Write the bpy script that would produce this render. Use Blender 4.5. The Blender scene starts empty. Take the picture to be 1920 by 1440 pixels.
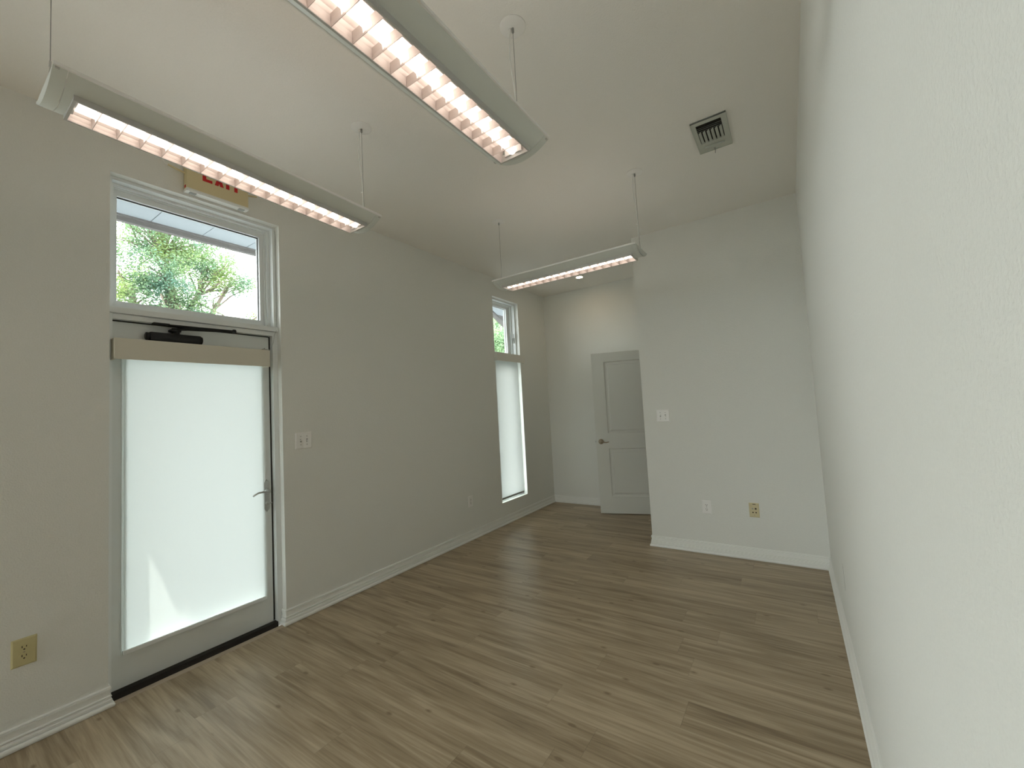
import bpy, bmesh, math, random
from mathutils import Vector, Matrix
C = bpy.context.scene.collection
SC = bpy.context.scene
R = math.radians

# ------------------------------------------------------------------ camera
CAM = Vector((2.9697, -0.3089, 1.394))
yaw, pit, rol = R(33.7851), R(3.3687), R(-3.0594)
F = Vector((-math.sin(yaw)*math.cos(pit), math.cos(yaw)*math.cos(pit), math.sin(pit)))
Rt = F.cross(Vector((0, 0, 1))).normalized()
Up = Rt.cross(F)
R2 = Rt*math.cos(rol) + Up*math.sin(rol)
U2 = -Rt*math.sin(rol) + Up*math.cos(rol)
cd = bpy.data.cameras.new('camera')
cam = bpy.data.objects.new('camera', cd)
C.objects.link(cam)
m = Matrix((R2, U2, -F)).transposed().to_4x4()
m.translation = CAM
cam.matrix_world = m
cd.sensor_fit = 'HORIZONTAL'
cd.sensor_width = 36
cd.lens = 774.766/1920*36
cd.clip_start = 0.01
SC.camera = cam

# ------------------------------------------------------------------ light and exposure
SC.view_settings.view_transform = 'Standard'
SC.view_settings.look = 'None'
SC.view_settings.gamma = 1
SC.view_settings.use_curve_mapping = False
SC.view_settings.exposure = 0.0
W = bpy.data.worlds.new('sky')
SC.world = W
W.use_nodes = True
bg = W.node_tree.nodes['Background']
bg.inputs[0].default_value = (0.965, 0.985, 0.97, 1)
bg.inputs[1].default_value = 12.0
SC.cycles.diffuse_bounces = 8
SC.cycles.max_bounces = 14
SC.cycles.transparent_max_bounces = 16
SC.cycles.sample_clamp_indirect = 8

sd = bpy.data.lights.new('sun', 'SUN')
sd.energy = 15.0
sd.angle = R(0.6)
sd.color = (1.0, 0.95, 0.86)
so = bpy.data.objects.new('sun', sd)
C.objects.link(so)
SUN_A, SUN_B = 0.50, 2.40            # sideways and downward run of the sunlight per metre towards the wall
sdir = Vector((1, SUN_A, -SUN_B)).normalized()
so.rotation_euler = (-sdir).to_track_quat('Z', 'Y').to_euler()
so.location = (-6, -3, 14)

def portal_rear():
    l = bpy.data.lights.new('added_rear_glazing_portal', 'AREA')
    l.shape = 'RECTANGLE'
    l.size, l.size_y = 0.8, 2.76
    o = bpy.data.objects.new('added_rear_glazing_portal', l)
    C.objects.link(o)
    o.location = (0.45, -4.62, 1.48)
    o.rotation_euler = (R(90), 0, 0)
    l.cycles.is_portal = True
portal_rear()  # sampling portal for the added rear glazing
def portal(name, y0, y1, z0, z1, x):
    l = bpy.data.lights.new(name, 'AREA')
    l.shape = 'RECTANGLE'
    l.size, l.size_y = z1-z0, y1-y0
    o = bpy.data.objects.new(name, l)
    C.objects.link(o)
    o.location = (x, (y0+y1)/2, (z0+z1)/2)
    o.rotation_euler = (0, R(-90), 0)
    l.cycles.is_portal = True
portal('transom_portal', 0.32, 1.20, 2.0, 2.80, -0.19)
portal('door_portal', 0.36, 1.14, 0.16, 1.84, -0.19)
portal('far_window_portal', 3.79, 4.36, 0.26, 2.80, -0.19)
portal('added_side_window_portal', -2.80, -0.92, 0.26, 2.80, -0.19)  # sampling portal for the added window behind the camera

# ------------------------------------------------------------------ materials
def mat(name, col, rough=0.6, metal=0.0, spec=0.5, bump=0.0, bscale=200.0, vary=0.0):
    M = bpy.data.materials.new(name)
    M.use_nodes = True
    nt = M.node_tree
    b = nt.nodes['Principled BSDF']
    b.inputs['Base Color'].default_value = (*col, 1)
    b.inputs['Roughness'].default_value = rough
    b.inputs['Metallic'].default_value = metal
    b.inputs['Specular IOR Level'].default_value = spec
    tc = nt.nodes.new('ShaderNodeTexCoord')
    n = nt.nodes.new('ShaderNodeTexNoise')
    n.inputs['Scale'].default_value = bscale
    n.inputs['Detail'].default_value = 3
    nt.links.new(tc.outputs['Object'], n.inputs['Vector'])
    if bump:
        bp = nt.nodes.new('ShaderNodeBump')
        bp.inputs['Strength'].default_value = bump
        bp.inputs['Distance'].default_value = 0.002
        nt.links.new(n.outputs['Fac'], bp.inputs['Height'])
        nt.links.new(bp.outputs['Normal'], b.inputs['Normal'])
    if vary:
        hs = nt.nodes.new('ShaderNodeMapRange')
        hs.inputs['To Min'].default_value = 1-vary
        hs.inputs['To Max'].default_value = 1+vary
        nt.links.new(n.outputs['Fac'], hs.inputs['Value'])
        mx = nt.nodes.new('ShaderNodeMix')
        mx.data_type = 'RGBA'
        mx.blend_type = 'MULTIPLY'
        mx.inputs['Factor'].default_value = 1
        mx.inputs['A'].default_value = (*col, 1)
        nt.links.new(hs.outputs['Result'], mx.inputs['B'])
        nt.links.new(mx.outputs['Result'], b.inputs['Base Color'])
    return M

def emit(name, col, s):
    M = bpy.data.materials.new(name)
    M.use_nodes = True
    nt = M.node_tree
    b = nt.nodes['Principled BSDF']
    b.inputs['Base Color'].default_value = (0.9, 0.9, 0.9, 1)
    b.inputs['Emission Color'].default_value = (*col, 1)
    b.inputs['Emission Strength'].default_value = s
    return M

M_wall = mat('wall_paint', (0.78, 0.785, 0.75), 0.75, bump=0.85, bscale=150, vary=0.03)
M_absorb = mat('unseen_bounce_absorber', (0.13, 0.10, 0.075), 0.5, bump=0.1, bscale=30, vary=0.2)  # dark finish added on unseen walls to cut bounce light
M_ceil = mat('ceiling_paint', (0.87, 0.855, 0.82), 0.8, bump=0.8, bscale=130, vary=0.02)
M_trim = mat('trim_paint', (0.87, 0.875, 0.85), 0.35, bump=0.05, bscale=60)
M_frame = mat('window_frame_paint', (0.80, 0.83, 0.83), 0.4, bump=0.04, bscale=80)
M_door = mat('exterior_door_paint', (0.74, 0.77, 0.76), 0.42, bump=0.08, bscale=120)
M_door2 = mat('interior_door_paint', (0.72, 0.725, 0.68), 0.45, bump=0.1, bscale=120)
M_val = mat('blind_valance_fabric', (0.66, 0.63, 0.54), 0.85, bump=0.3, bscale=700)
M_val2 = mat('far_valance_paint', (0.78, 0.77, 0.72), 0.75, bump=0.3, bscale=500)
M_black = mat('black_metal', (0.012, 0.012, 0.012), 0.45, 0.4, bump=0.05)
M_dark = mat('dark_rubber', (0.014, 0.011, 0.010), 0.7)
M_bronze = mat('threshold_bronze', (0.012, 0.009, 0.008), 0.7, 0.0, vary=0.1)
M_tan = mat('tan_reducer_strip', (0.42, 0.34, 0.26), 0.5, vary=0.08, bscale=40)
M_nickel = mat('satin_nickel', (0.52, 0.53, 0.52), 0.28, 1.0, vary=0.03)
M_nickel2 = mat('aged_nickel', (0.42, 0.36, 0.27), 0.3, 1.0, vary=0.05)
M_white = mat('white_plastic', (0.86, 0.85, 0.83), 0.35, vary=0.01)
M_ivory = mat('ivory_plastic', (0.56, 0.50, 0.27), 0.4, vary=0.02)
M_ivory2 = mat('light_ivory_plastic', (0.66, 0.58, 0.36), 0.4, vary=0.02)
M_sign = mat('aged_cream_plastic', (0.70, 0.60, 0.36), 0.45, vary=0.02)
M_signw = mat('sign_base_white', (0.80, 0.80, 0.76), 0.4, vary=0.01)
M_red = mat('sign_red', (0.55, 0.006, 0.008), 0.4, vary=0.02)
M_slot = mat('socket_slot', (0.05, 0.035, 0.02), 0.6)
M_gray = mat('grey_insert', (0.36, 0.37, 0.35), 0.5)
M_lamp = mat('lamp_body_enamel', (0.68, 0.70, 0.66), 0.4, bump=0.05, bscale=300)
M_lampf = mat('lamp_frame_enamel', (0.52, 0.51, 0.49), 0.38)
M_louv = mat('louver_aluminium', (0.63, 0.56, 0.53), 0.4, 0.3)
M_inner = mat('lamp_gear_tray', (0.72, 0.70, 0.69), 0.5)
M_tube = emit('fluorescent_phosphor', (1.0, 0.86, 0.74), 3.6)
M_cable = mat('steel_cable', (0.28, 0.28, 0.27), 0.35, 0.7)
M_cord = mat('white_power_cord', (0.80, 0.80, 0.76), 0.4)
M_vent = mat('vent_grey_metal', (0.50, 0.52, 0.47), 0.5, vary=0.03, bscale=60)
M_duct = mat('duct_dark', (0.02, 0.018, 0.014), 0.9)
M_dl = emit('downlight_lens', (1.0, 0.76, 0.48), 75.0)
M_bark = mat('tree_bark', (0.16, 0.13, 0.10), 0.9, bump=0.8, bscale=25, vary=0.3)
M_soffit = mat('soffit_panel_paint', (0.41, 0.45, 0.50), 0.6, vary=0.02)
M_fascia = mat('weathered_fascia_wood', (0.19, 0.175, 0.17), 0.8, bump=0.3, bscale=40, vary=0.12)
M_ext = mat('exterior_stucco', (0.62, 0.60, 0.55), 0.9, bump=0.5, bscale=90)
M_asph = mat('dark_asphalt', (0.075, 0.079, 0.08), 0.9, bump=0.3, bscale=20, vary=0.08)

def leaf_mat(name, c1, c2):
    M = bpy.data.materials.new(name)
    M.use_nodes = True
    nt = M.node_tree
    nt.nodes.clear()
    out = nt.nodes.new('ShaderNodeOutputMaterial')
    tc = nt.nodes.new('ShaderNodeTexCoord')
    n = nt.nodes.new('ShaderNodeTexNoise')
    n.inputs['Scale'].default_value = 1.6
    n.inputs['Detail'].default_value = 5
    r = nt.nodes.new('ShaderNodeValToRGB')
    r.color_ramp.elements[0].position = 0.35
    r.color_ramp.elements[0].color = (*c1, 1)
    r.color_ramp.elements[1].position = 0.65
    r.color_ramp.elements[1].color = (*c2, 1)
    d = nt.nodes.new('ShaderNodeBsdfDiffuse')
    t = nt.nodes.new('ShaderNodeBsdfTranslucent')
    mx = nt.nodes.new('ShaderNodeMixShader')
    mx.inputs[0].default_value = 0.45
    L = nt.links.new
    L(tc.outputs['Object'], n.inputs['Vector'])
    L(n.outputs['Fac'], r.inputs['Fac'])
    L(r.outputs['Color'], d.inputs['Color'])
    L(r.outputs['Color'], t.inputs['Color'])
    L(d.outputs[0], mx.inputs[1])
    L(t.outputs[0], mx.inputs[2])
    L(mx.outputs[0], out.inputs[0])
    return M
M_leaf = leaf_mat('tree_leaf', (0.13, 0.23, 0.18), (0.26, 0.34, 0.12))
M_leaf2 = leaf_mat('far_tree_leaf', (0.14, 0.23, 0.14), (0.25, 0.35, 0.19))
M_shrub = leaf_mat('shrub_leaf', (0.05, 0.12, 0.03), (0.08, 0.17, 0.05))

def blind_mat(name, col, tr):
    M = bpy.data.materials.new(name)
    M.use_nodes = True
    nt = M.node_tree
    nt.nodes.clear()
    out = nt.nodes.new('ShaderNodeOutputMaterial')
    d = nt.nodes.new('ShaderNodeBsdfDiffuse')
    t = nt.nodes.new('ShaderNodeBsdfTranslucent')
    mx = nt.nodes.new('ShaderNodeMixShader')
    mx.inputs[0].default_value = tr
    tc = nt.nodes.new('ShaderNodeTexCoord')
    w = nt.nodes.new('ShaderNodeTexNoise')
    w.inputs['Scale'].default_value = 900
    mr = nt.nodes.new('ShaderNodeMapRange')
    mr.inputs['To Min'].default_value = 0.97
    mr.inputs['To Max'].default_value = 1.03
    cm = nt.nodes.new('ShaderNodeMix')
    cm.data_type = 'RGBA'
    cm.blend_type = 'MULTIPLY'
    cm.inputs['Factor'].default_value = 1
    cm.inputs['A'].default_value = (*col, 1)
    L = nt.links.new
    L(tc.outputs['Object'], w.inputs['Vector'])
    L(w.outputs['Fac'], mr.inputs['Value'])
    L(mr.outputs['Result'], cm.inputs['B'])
    L(cm.outputs['Result'], d.inputs['Color'])
    L(cm.outputs['Result'], t.inputs['Color'])
    L(d.outputs[0], mx.inputs[1])
    L(t.outputs[0], mx.inputs[2])
    L(mx.outputs[0], out.inputs[0])
    return M
M_blind = blind_mat('blind_screen_fabric', (0.77, 0.82, 0.81), 0.165)
M_blind2 = blind_mat('far_blind_screen_fabric', (0.79, 0.82, 0.80), 0.18)

def glass_mat(name, tint):
    M = bpy.data.materials.new(name)
    M.use_nodes = True
    nt = M.node_tree
    nt.nodes.clear()
    out = nt.nodes.new('ShaderNodeOutputMaterial')
    t = nt.nodes.new('ShaderNodeBsdfTransparent')
    t.inputs[0].default_value = (*tint, 1)
    g = nt.nodes.new('ShaderNodeBsdfGlossy')
    g.inputs['Roughness'].default_value = 0.02
    fr = nt.nodes.new('ShaderNodeFresnel')
    fr.inputs['IOR'].default_value = 1.45
    mx = nt.nodes.new('ShaderNodeMixShader')
    L = nt.links.new
    ge = nt.nodes.new('ShaderNodeNewGeometry')
    inv = nt.nodes.new('ShaderNodeMath')
    inv.operation = 'SUBTRACT'
    inv.inputs[0].default_value = 1.0
    mul = nt.nodes.new('ShaderNodeMath')
    mul.operation = 'MULTIPLY'
    L(ge.outputs['Backfacing'], inv.inputs[1])
    L(inv.outputs[0], mul.inputs[0])
    L(fr.outputs[0], mul.inputs[1])
    L(mul.outputs[0], mx.inputs[0])
    L(t.outputs[0], mx.inputs[1])
    L(g.outputs[0], mx.inputs[2])
    L(mx.outputs[0], out.inputs[0])
    return M
M_glass = glass_mat('window_glass', (0.92, 0.95, 0.95))

def floor_mat():
    M = bpy.data.materials.new('vinyl_oak_planks')
    M.use_nodes = True
    nt = M.node_tree
    b = nt.nodes['Principled BSDF']
    L = nt.links.new
    N = nt.nodes.new
    def math_(op, a, bb=None, c=None):
        n = N('ShaderNodeMath')
        n.operation = op
        for i, v in enumerate((a, bb, c)):
            if v is None: continue
            if isinstance(v, (int, float)): n.inputs[i].default_value = v
            else: L(v, n.inputs[i])
        return n.outputs[0]
    tc = N('ShaderNodeTexCoord')
    s = N('ShaderNodeSeparateXYZ')
    L(tc.outputs['Object'], s.inputs[0])
    X, Y = s.outputs[0], s.outputs[1]
    v = math_('DIVIDE', math_('SUBTRACT', Y, 0.690), 0.178)
    row = math_('FLOOR', v)
    fy = math_('FRACT', v)
    wn = N('ShaderNodeTexWhiteNoise')
    wn.noise_dimensions = '1D'
    L(row, wn.inputs['W'])
    u = math_('ADD', math_('DIVIDE', math_('SUBTRACT', X, 0.70), 1.22), math_('MULTIPLY', wn.outputs['Value'], 1.0))
    u = math_('ADD', u, 8.0)
    col = math_('FLOOR', u)
    fx = math_('FRACT', u)
    idv = N('ShaderNodeCombineXYZ')
    L(row, idv.inputs[0]); L(col, idv.inputs[1])
    wn2 = N('ShaderNodeTexWhiteNoise')
    wn2.noise_dimensions = '2D'
    L(idv.outputs[0], wn2.inputs['Vector'])
    pid = wn2.outputs['Value']
    def grain(sx, sy, detail, dist, off):
        c = N('ShaderNodeCombineXYZ')
        L(math_('ADD', math_('MULTIPLY', X, sx), math_('MULTIPLY', pid, 37.0+off)), c.inputs[0])
        L(math_('ADD', math_('MULTIPLY', Y, sy), math_('MULTIPLY', pid, 91.0+off)), c.inputs[1])
        n = N('ShaderNodeTexNoise')
        n.inputs['Scale'].default_value = 1
        n.inputs['Detail'].default_value = detail
        n.inputs['Distortion'].default_value = dist
        L(c.outputs[0], n.inputs['Vector'])
        return n.outputs['Fac'], c
    g1, c1 = grain(1.0, 13, 6, 1.8, 0)
    g4, _ = grain(1.6, 40, 6, 2.6, 5)
    g2, _ = grain(4.0, 110, 3, 0.3, 11)
    g3, _ = grain(0.9, 5, 2, 0.6, 23)
    vo = N('ShaderNodeTexVoronoi')                 # knots
    vo.voronoi_dimensions = '2D'
    kc = N('ShaderNodeCombineXYZ')
    L(math_('ADD', math_('MULTIPLY', X, 1.7), math_('MULTIPLY', pid, 13.0)), kc.inputs[0])
    L(math_('ADD', math_('MULTIPLY', Y, 3.4), math_('MULTIPLY', pid, 29.0)), kc.inputs[1])
    L(kc.outputs[0], vo.inputs['Vector'])
    vo.inputs['Scale'].default_value = 1
    knot = N('ShaderNodeMapRange')
    knot.inputs['From Min'].default_value = 0.0
    knot.inputs['From Max'].default_value = 0.042
    knot.inputs['To Min'].default_value = 1
    knot.inputs['To Max'].default_value = 0
    L(vo.outputs['Distance'], knot.inputs['Value'])
    t = math_('ADD', math_('MULTIPLY', g1, 0.80), math_('MULTIPLY', g2, 0.32))
    t = math_('ADD', t, math_('MULTIPLY', g4, 0.34))
    t = math_('ADD', t, math_('MULTIPLY', g3, 0.35))
    t = math_('ADD', t, math_('MULTIPLY', pid, 0.13))
    t = math_('SUBTRACT', t, 0.45)
    t = math_('SUBTRACT', t, math_('MULTIPLY', knot.outputs['Result'], 0.35))
    r = N('ShaderNodeValToRGB')
    e = r.color_ramp.elements
    e[0].position = 0.30; e[0].color = (0.215, 0.158, 0.094, 1)
    e[1].position = 0.72; e[1].color = (0.49, 0.395, 0.275, 1)
    em = e.new(0.5); em.color = (0.350, 0.270, 0.174, 1)
    L(t, r.inputs['Fac'])
    seam = math_('MAXIMUM', math_('LESS_THAN', fy, 0.010), math_('LESS_THAN', fx, 0.0018))
    mx = N('ShaderNodeMix')
    mx.data_type = 'RGBA'
    L(math_('MULTIPLY', seam, 0.30), mx.inputs['Factor'])
    L(r.outputs['Color'], mx.inputs['A'])
    mx.inputs['B'].default_value = (0.06, 0.045, 0.03, 1)
    L(mx.outputs['Result'], b.inputs['Base Color'])
    rg = math_('ADD', math_('MULTIPLY', g2, 0.16), 0.27)
    L(rg, b.inputs['Roughness'])
    b.inputs['Specular IOR Level'].default_value = 0.5
    bp = N('ShaderNodeBump')
    bp.inputs['Strength'].default_value = 0.25
    bp.inputs['Distance'].default_value = 0.0012
    L(math_('SUBTRACT', g2, math_('MULTIPLY', seam, 1.5)), bp.inputs['Height'])
    L(bp.outputs['Normal'], b.inputs['Normal'])
    return M
M_floor = floor_mat()

# ------------------------------------------------------------------ mesh helpers
def box(bm, x0, x1, y0, y1, z0, z1, bev=0.0):
    g = bmesh.ops.create_cube(bm, size=1)
    for v in g['verts']:
        v.co = Vector(((x0+x1)/2+v.co.x*(x1-x0), (y0+y1)/2+v.co.y*(y1-y0), (z0+z1)/2+v.co.z*(z1-z0)))
    if bev:
        es = {e for v in g['verts'] for e in v.link_edges}
        bmesh.ops.bevel(bm, geom=list(es), offset=bev, segments=2, affect='EDGES', profile=0.6)

def tube(bm, pts, r, n=8, caps=True):
    pts = [Vector(p) for p in pts]
    rs = r if isinstance(r, (list, tuple)) else [r]*len(pts)
    rings = []
    ref = None
    for i, p in enumerate(pts):
        d = (pts[min(i+1, len(pts)-1)]-pts[max(i-1, 0)]).normalized()
        if ref is None:
            ref = Vector((0, 0, 1)) if abs(d.z) < 0.9 else Vector((1, 0, 0))
        a = d.cross(ref).normalized()
        b = a.cross(d)
        ref = b if abs(b.dot(d)) < 0.5 else ref
        rings.append([bm.verts.new(p+(a*math.cos(k*2*math.pi/n)+b*math.sin(k*2*math.pi/n))*rs[i]) for k in range(n)])
    for q, w in zip(rings, rings[1:]):
        for k in range(n):
            bm.faces.new((q[k], q[(k+1) % n], w[(k+1) % n], w[k]))
    if caps:
        bm.faces.new(rings[0][::-1]); bm.faces.new(rings[-1])

def lathe(bm, prof, center, axis='z', n=32, sign=1):
    cx, cy, cz = center
    rings = []
    for r, h in prof:
        ring = []
        for k in range(n):
            a = 2*math.pi*k/n
            u, v = r*math.cos(a), r*math.sin(a)
            if axis == 'z': p = (cx+u, cy+v, cz+h*sign)
            elif axis == 'x': p = (cx+h*sign, cy+u, cz+v)
            else: p = (cx+u, cy+h*sign, cz+v)
            ring.append(bm.verts.new(p))
        rings.append(ring)
    for q, w in zip(rings, rings[1:]):
        for k in range(n):
            bm.faces.new((q[k], q[(k+1) % n], w[(k+1) % n], w[k]))
    if prof[0][0] > 1e-5: bm.faces.new(rings[0][::-1])
    if prof[-1][0] > 1e-5: bm.faces.new(rings[-1])

def obj(name, bm, m, parent=None, smooth=False):
    bmesh.ops.remove_doubles(bm, verts=bm.verts, dist=1e-6)
    bmesh.ops.recalc_face_normals(bm, faces=bm.faces)
    me = bpy.data.meshes.new(name)
    bm.to_mesh(me)
    bm.free()
    me.materials.append(m)
    if smooth:
        for p in me.polygons: p.use_smooth = True
        try: me.set_sharp_from_angle(angle=R(38))
        except Exception: pass
    o = bpy.data.objects.new(name, me)
    C.objects.link(o)
    if parent:
        o.parent = parent
        bpy.context.view_layer.update()
        o.matrix_parent_inverse = parent.matrix_world.inverted()
    return o

def thing(name, label, cat, loc, group=None, rotz=0):
    o = bpy.data.objects.new(name, None)
    o.empty_display_size = 0.05
    o.location = loc
    o.rotation_euler = (0, 0, rotz)
    C.objects.link(o)
    o['label'] = label
    o['category'] = cat
    if group: o['group'] = group
    bpy.context.view_layer.update()
    return o

def struct(name, bm, m, parent=None, smooth=False, label=None, cat=None):
    o = obj(name, bm, m, parent, smooth)
    if not parent: o['kind'] = 'structure'
    if label: o['label'] = label
    if cat: o['category'] = cat
    return o
def B(): return bmesh.new()

# ------------------------------------------------------------------ dimensions
WX, H, YN, YB, XN = 3.1354, 3.0394, 3.7907, 5.0933, 1.7623
YR = -4.50
B0, B1 = -2.80, -0.92                       # big unseen window added behind the camera to light the right wall
D0, D1, ZT = 0.3146, 1.2069, 2.798       # door and transom opening
A0, A1, WZ0, WZ1 = 3.7871, 4.3624, 0.259, 2.802   # tall window opening
WT = -0.20                                # outer face of the left wall

# ------------------------------------------------------------------ shell
bm = B(); box(bm, -0.02, WX+0.1, YR-0.1, YB+0.1, -0.12, 0)
struct('floor', bm, M_floor)
bm = B(); box(bm, WT, WX+0.1, YR-0.1, YB+0.1, H, H+0.12)
struct('ceiling', bm, M_ceil)
def rect_wall(name, y0, y1, z0, z1, x, holes, m, x_out):
    """wall slab in the yz plane with rectangular openings, one clean mesh"""
    ys = sorted({y0, y1, *[h for q in holes for h in q[:2]]})
    zs = sorted({z0, z1, *[h for q in holes for h in q[2:]]})
    bm = B()
    for a, b in zip(ys, ys[1:]):
        for c, d in zip(zs, zs[1:]):
            if any(h[0] <= a and b <= h[1] and h[2] <= c and d <= h[3] for h in holes): continue
            box(bm, min(x, x_out), max(x, x_out), a, b, c, d)
    bmesh.ops.remove_doubles(bm, verts=bm.verts, dist=1e-5)
    seen = {}
    for f in list(bm.faces):
        k = tuple(sorted(v.index for v in f.verts)); 
    bm.verts.index_update()
    for f in bm.faces:
        k = tuple(sorted(v.index for v in f.verts))
        seen.setdefault(k, []).append(f)
    dead = [f for fs in seen.values() if len(fs) > 1 for f in fs]
    bmesh.ops.delete(bm, geom=dead, context='FACES')
    return struct(name, bm, m)
rect_wall('wall_left', YR, YB+0.1, -0.12, H, 0.0,
          [(D0, D1, -0.12, ZT), (A0, A1, WZ0, WZ1), (B0, B1, WZ0, WZ1)], M_wall, WT)
bm = B(); box(bm, WX, WX+0.1, -0.08, YB+0.1, 0, H)
struct('wall_right', bm, M_wall)
bm = B(); box(bm, WX, WX+0.1, YR, -0.08, 0, H)
struct('wall_right_rear', bm, M_absorb)  # unseen stretch, made dark to keep bounce off the near left wall
bm = B(); box(bm, 0, WX, YB, YB+0.1, 0, H)
struct('wall_back', bm, M_wall)
RX0, RX1, RZ0, RZ1 = 0.05, 0.85, 0.10, 2.86           # glazing added in the unseen rear wall to light the partition
bm = B()
box(bm, WT, RX0, YR-0.1, YR, 0, H); box(bm, RX1, WX+0.1, YR-0.1, YR, 0, H)
box(bm, RX0, RX1, YR-0.1, YR, RZ1, H); box(bm, RX0, RX1, YR-0.1, YR, 0, RZ0)
struct('wall_rear', bm, M_absorb)
bm = B()
for x in (RX0, RX1-0.045):
    box(bm, x, x+0.045, YR-0.09, YR-0.02, RZ0, RZ1)
for z in (RZ0, 2.05, RZ1-0.045):
    box(bm, RX0+0.045, RX1-0.045, YR-0.088, YR-0.022, z, z+0.045)
w5 = struct('added_window_5', bm, M_frame)
bm = B(); box(bm, RX0+0.01, RX1-0.01, YR-0.058, YR-0.052, RZ0+0.01, RZ1-0.01)
obj('glass_pane', bm, M_glass, w5)
bm = B(); box(bm, XN, WX, YN, YN+0.12, 0, H, 0)
struct('wall_partition', bm, M_wall)
DW0, DW1 = 4.10, 4.965                      # inner doorway in the side of the alcove
bm = B()
box(bm, XN, XN+0.12, YN+0.12, DW0, 0, H)
box(bm, XN, XN+0.12, DW1, YB, 0, H)
box(bm, XN, XN+0.12, DW0, DW1, 2.07, H)
struct('wall_alcove', bm, M_wall)
bm = B()
for a, b in ((DW0-0.065, DW0), (DW1, DW1+0.065)):
    box(bm, XN-0.016, XN, a, b, 0, 2.135, 0.004)
box(bm, XN-0.016, XN, DW0, DW1, 2.07, 2.135, 0.004)
struct('trim_1', bm, M_trim)

PROF = [(0, 0.1013), (0.0060, 0.1013), (0.0090, 0.0975), (0.0090, 0.0935), (0.0045, 0.0925), (0.0045, 0.0905), (0.0105, 0.0895), (0.0105, 0.0850), (0.0060, 0.083),
        (0.0060, 0.058), (0.0120, 0.0555), (0.0120, 0.0510), (0.0060, 0.0500), (0.0060, 0.0475), (0.0105, 0.0465), (0.0105, 0.0390), (0.0140, 0.0375),
        (0.0140, 0.0270), (0.0080, 0.0255), (0.0080, 0.0235), (0.0165, 0.0225), (0.0210, 0.0185), (0.0230, 0.012), (0.0220, 0.004), (0.0190, 0), (0, 0)]
def sweep(path, segs):
    bm = B()
    P = [Vector(p) for p in path]
    dirs = [(b-a).normalized() for a, b in zip(P, P[1:])]
    nor = [Vector((d.y, -d.x)) for d in dirs]
    off = []
    for i in range(len(P)):
        if i == 0: off.append(nor[0])
        elif i == len(P)-1: off.append(nor[-1])
        else:
            s = nor[i-1]+nor[i]
            off.append(s/(1+nor[i-1].dot(nor[i])))
    for s in segs:
        ra = [bm.verts.new((P[s].x+off[s].x*o, P[s].y+off[s].y*o, z)) for o, z in PROF]
        rb = [bm.verts.new((P[s+1].x+off[s+1].x*o, P[s+1].y+off[s+1].y*o, z)) for o, z in PROF]
        n = len(PROF)
        for k in range(n):
            bm.faces.new((ra[k], ra[(k+1) % n], rb[(k+1) % n], rb[k]))
        bm.faces.new(ra[::-1]); bm.faces.new(rb)
    return bm
pa = [(0, YR), (0, D0), (-0.046, D0)]
struct('baseboard_left', sweep(pa, (0, 1)), M_trim)
pb = [(-0.046, D1), (0, D1), (0, YB), (XN-0.02, YB)]
o = struct('baseboard_middle', sweep(pb, (0, 1)), M_trim)
struct('baseboard_back', sweep(pb, (2,)), M_trim)
pc = [(XN, DW0-0.07), (XN, YN), (WX, YN), (WX, YR)]
struct('baseboard_partition', sweep(pc, (0, 1)), M_trim)
struct('baseboard_right', sweep(pc, (2,)), M_trim)

# ------------------------------------------------------------------ stepped window frames
def ring(bm, ya, yb, za, zb, yA, yB, zA, zB, x0, x1):
    """rectangular ring between outer rect (ya..yb, za..zb) and inner rect (yA..yB, zA..zB)"""
    if zb > zB: box(bm, x1, x0, ya, yb, zB, zb)
    if za < zA: box(bm, x1, x0, ya, yb, za, zA)
    if ya < yA: box(bm, x1, x0, ya, yA, zA, zB)
    if yb > yB: box(bm, x1, x0, yB, yb, zA, zB)

def stepped_window(name, y0, y1, z0, z1, gl, label, sill=0.0):
    """y0..z1 opening; gl = glass rect (ya, yb, za, zb)"""
    bm = B()
    ya, yb, za, zb = gl
    s1 = (y0+0.019, y1-0.022, z0+sill, z1-0.018)
    s2 = (y0+0.033, y1-0.040, z0+sill, z1-0.031)
    ring(bm, y0, y1, z0, z1, s1[0], s1[1], s1[2], s1[3], -0.050, -0.198)
    ring(bm, s1[0], s1[1], s1[2], s1[3], s2[0], s2[1], s2[2], s2[3], -0.096, -0.198)
    # fine bead between the second step and the sash
    s3 = (s2[0]+0.006, s2[1]-0.009, s2[2], s2[3]-0.007)
    ring(bm, s2[0], s2[1], s2[2], s2[3], s3[0], s3[1], s3[2], s3[3], -0.114, -0.198)
    root = struct(name, bm, M_frame, label=label, cat='window')
    bm = B()
    ring(bm, s3[0], s3[1], s3[2], s3[3], ya, yb, za, zb, -0.131, -0.180)
    obj('sash', bm, M_frame, root)
    bm = B()
    ring(bm, ya, yb, za, zb, ya+0.003, yb-0.003, za+0.001, zb-0.004, -0.150, -0.160)
    obj('gasket', bm, M_dark if name == 'window_1' else M_gray, root)
    bm = B(); box(bm, -0.168, -0.162, ya-0.01, yb+0.01, za-0.01, zb+0.01)
    obj('glass_pane', bm, M_glass, root)
    return root
win1 = stepped_window('window_1', D0, D1, 2.062, ZT, (0.370, 1.132, 2.117, 2.727),
    'fixed transom window in stepped white frame above the exterior door')
win2 = stepped_window('window_2', A0, A1, 2.045, WZ1, (3.862, 4.266, 2.135, 2.735),
    'small white casement window high on the left wall above the narrow blind', sill=0.03)
win3 = stepped_window('window_3', A0, A1, WZ0, 2.045, (3.862, 4.265, 0.345, 1.96),
    'tall narrow window covered by the narrow white roller blind', sill=0.028)
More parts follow.
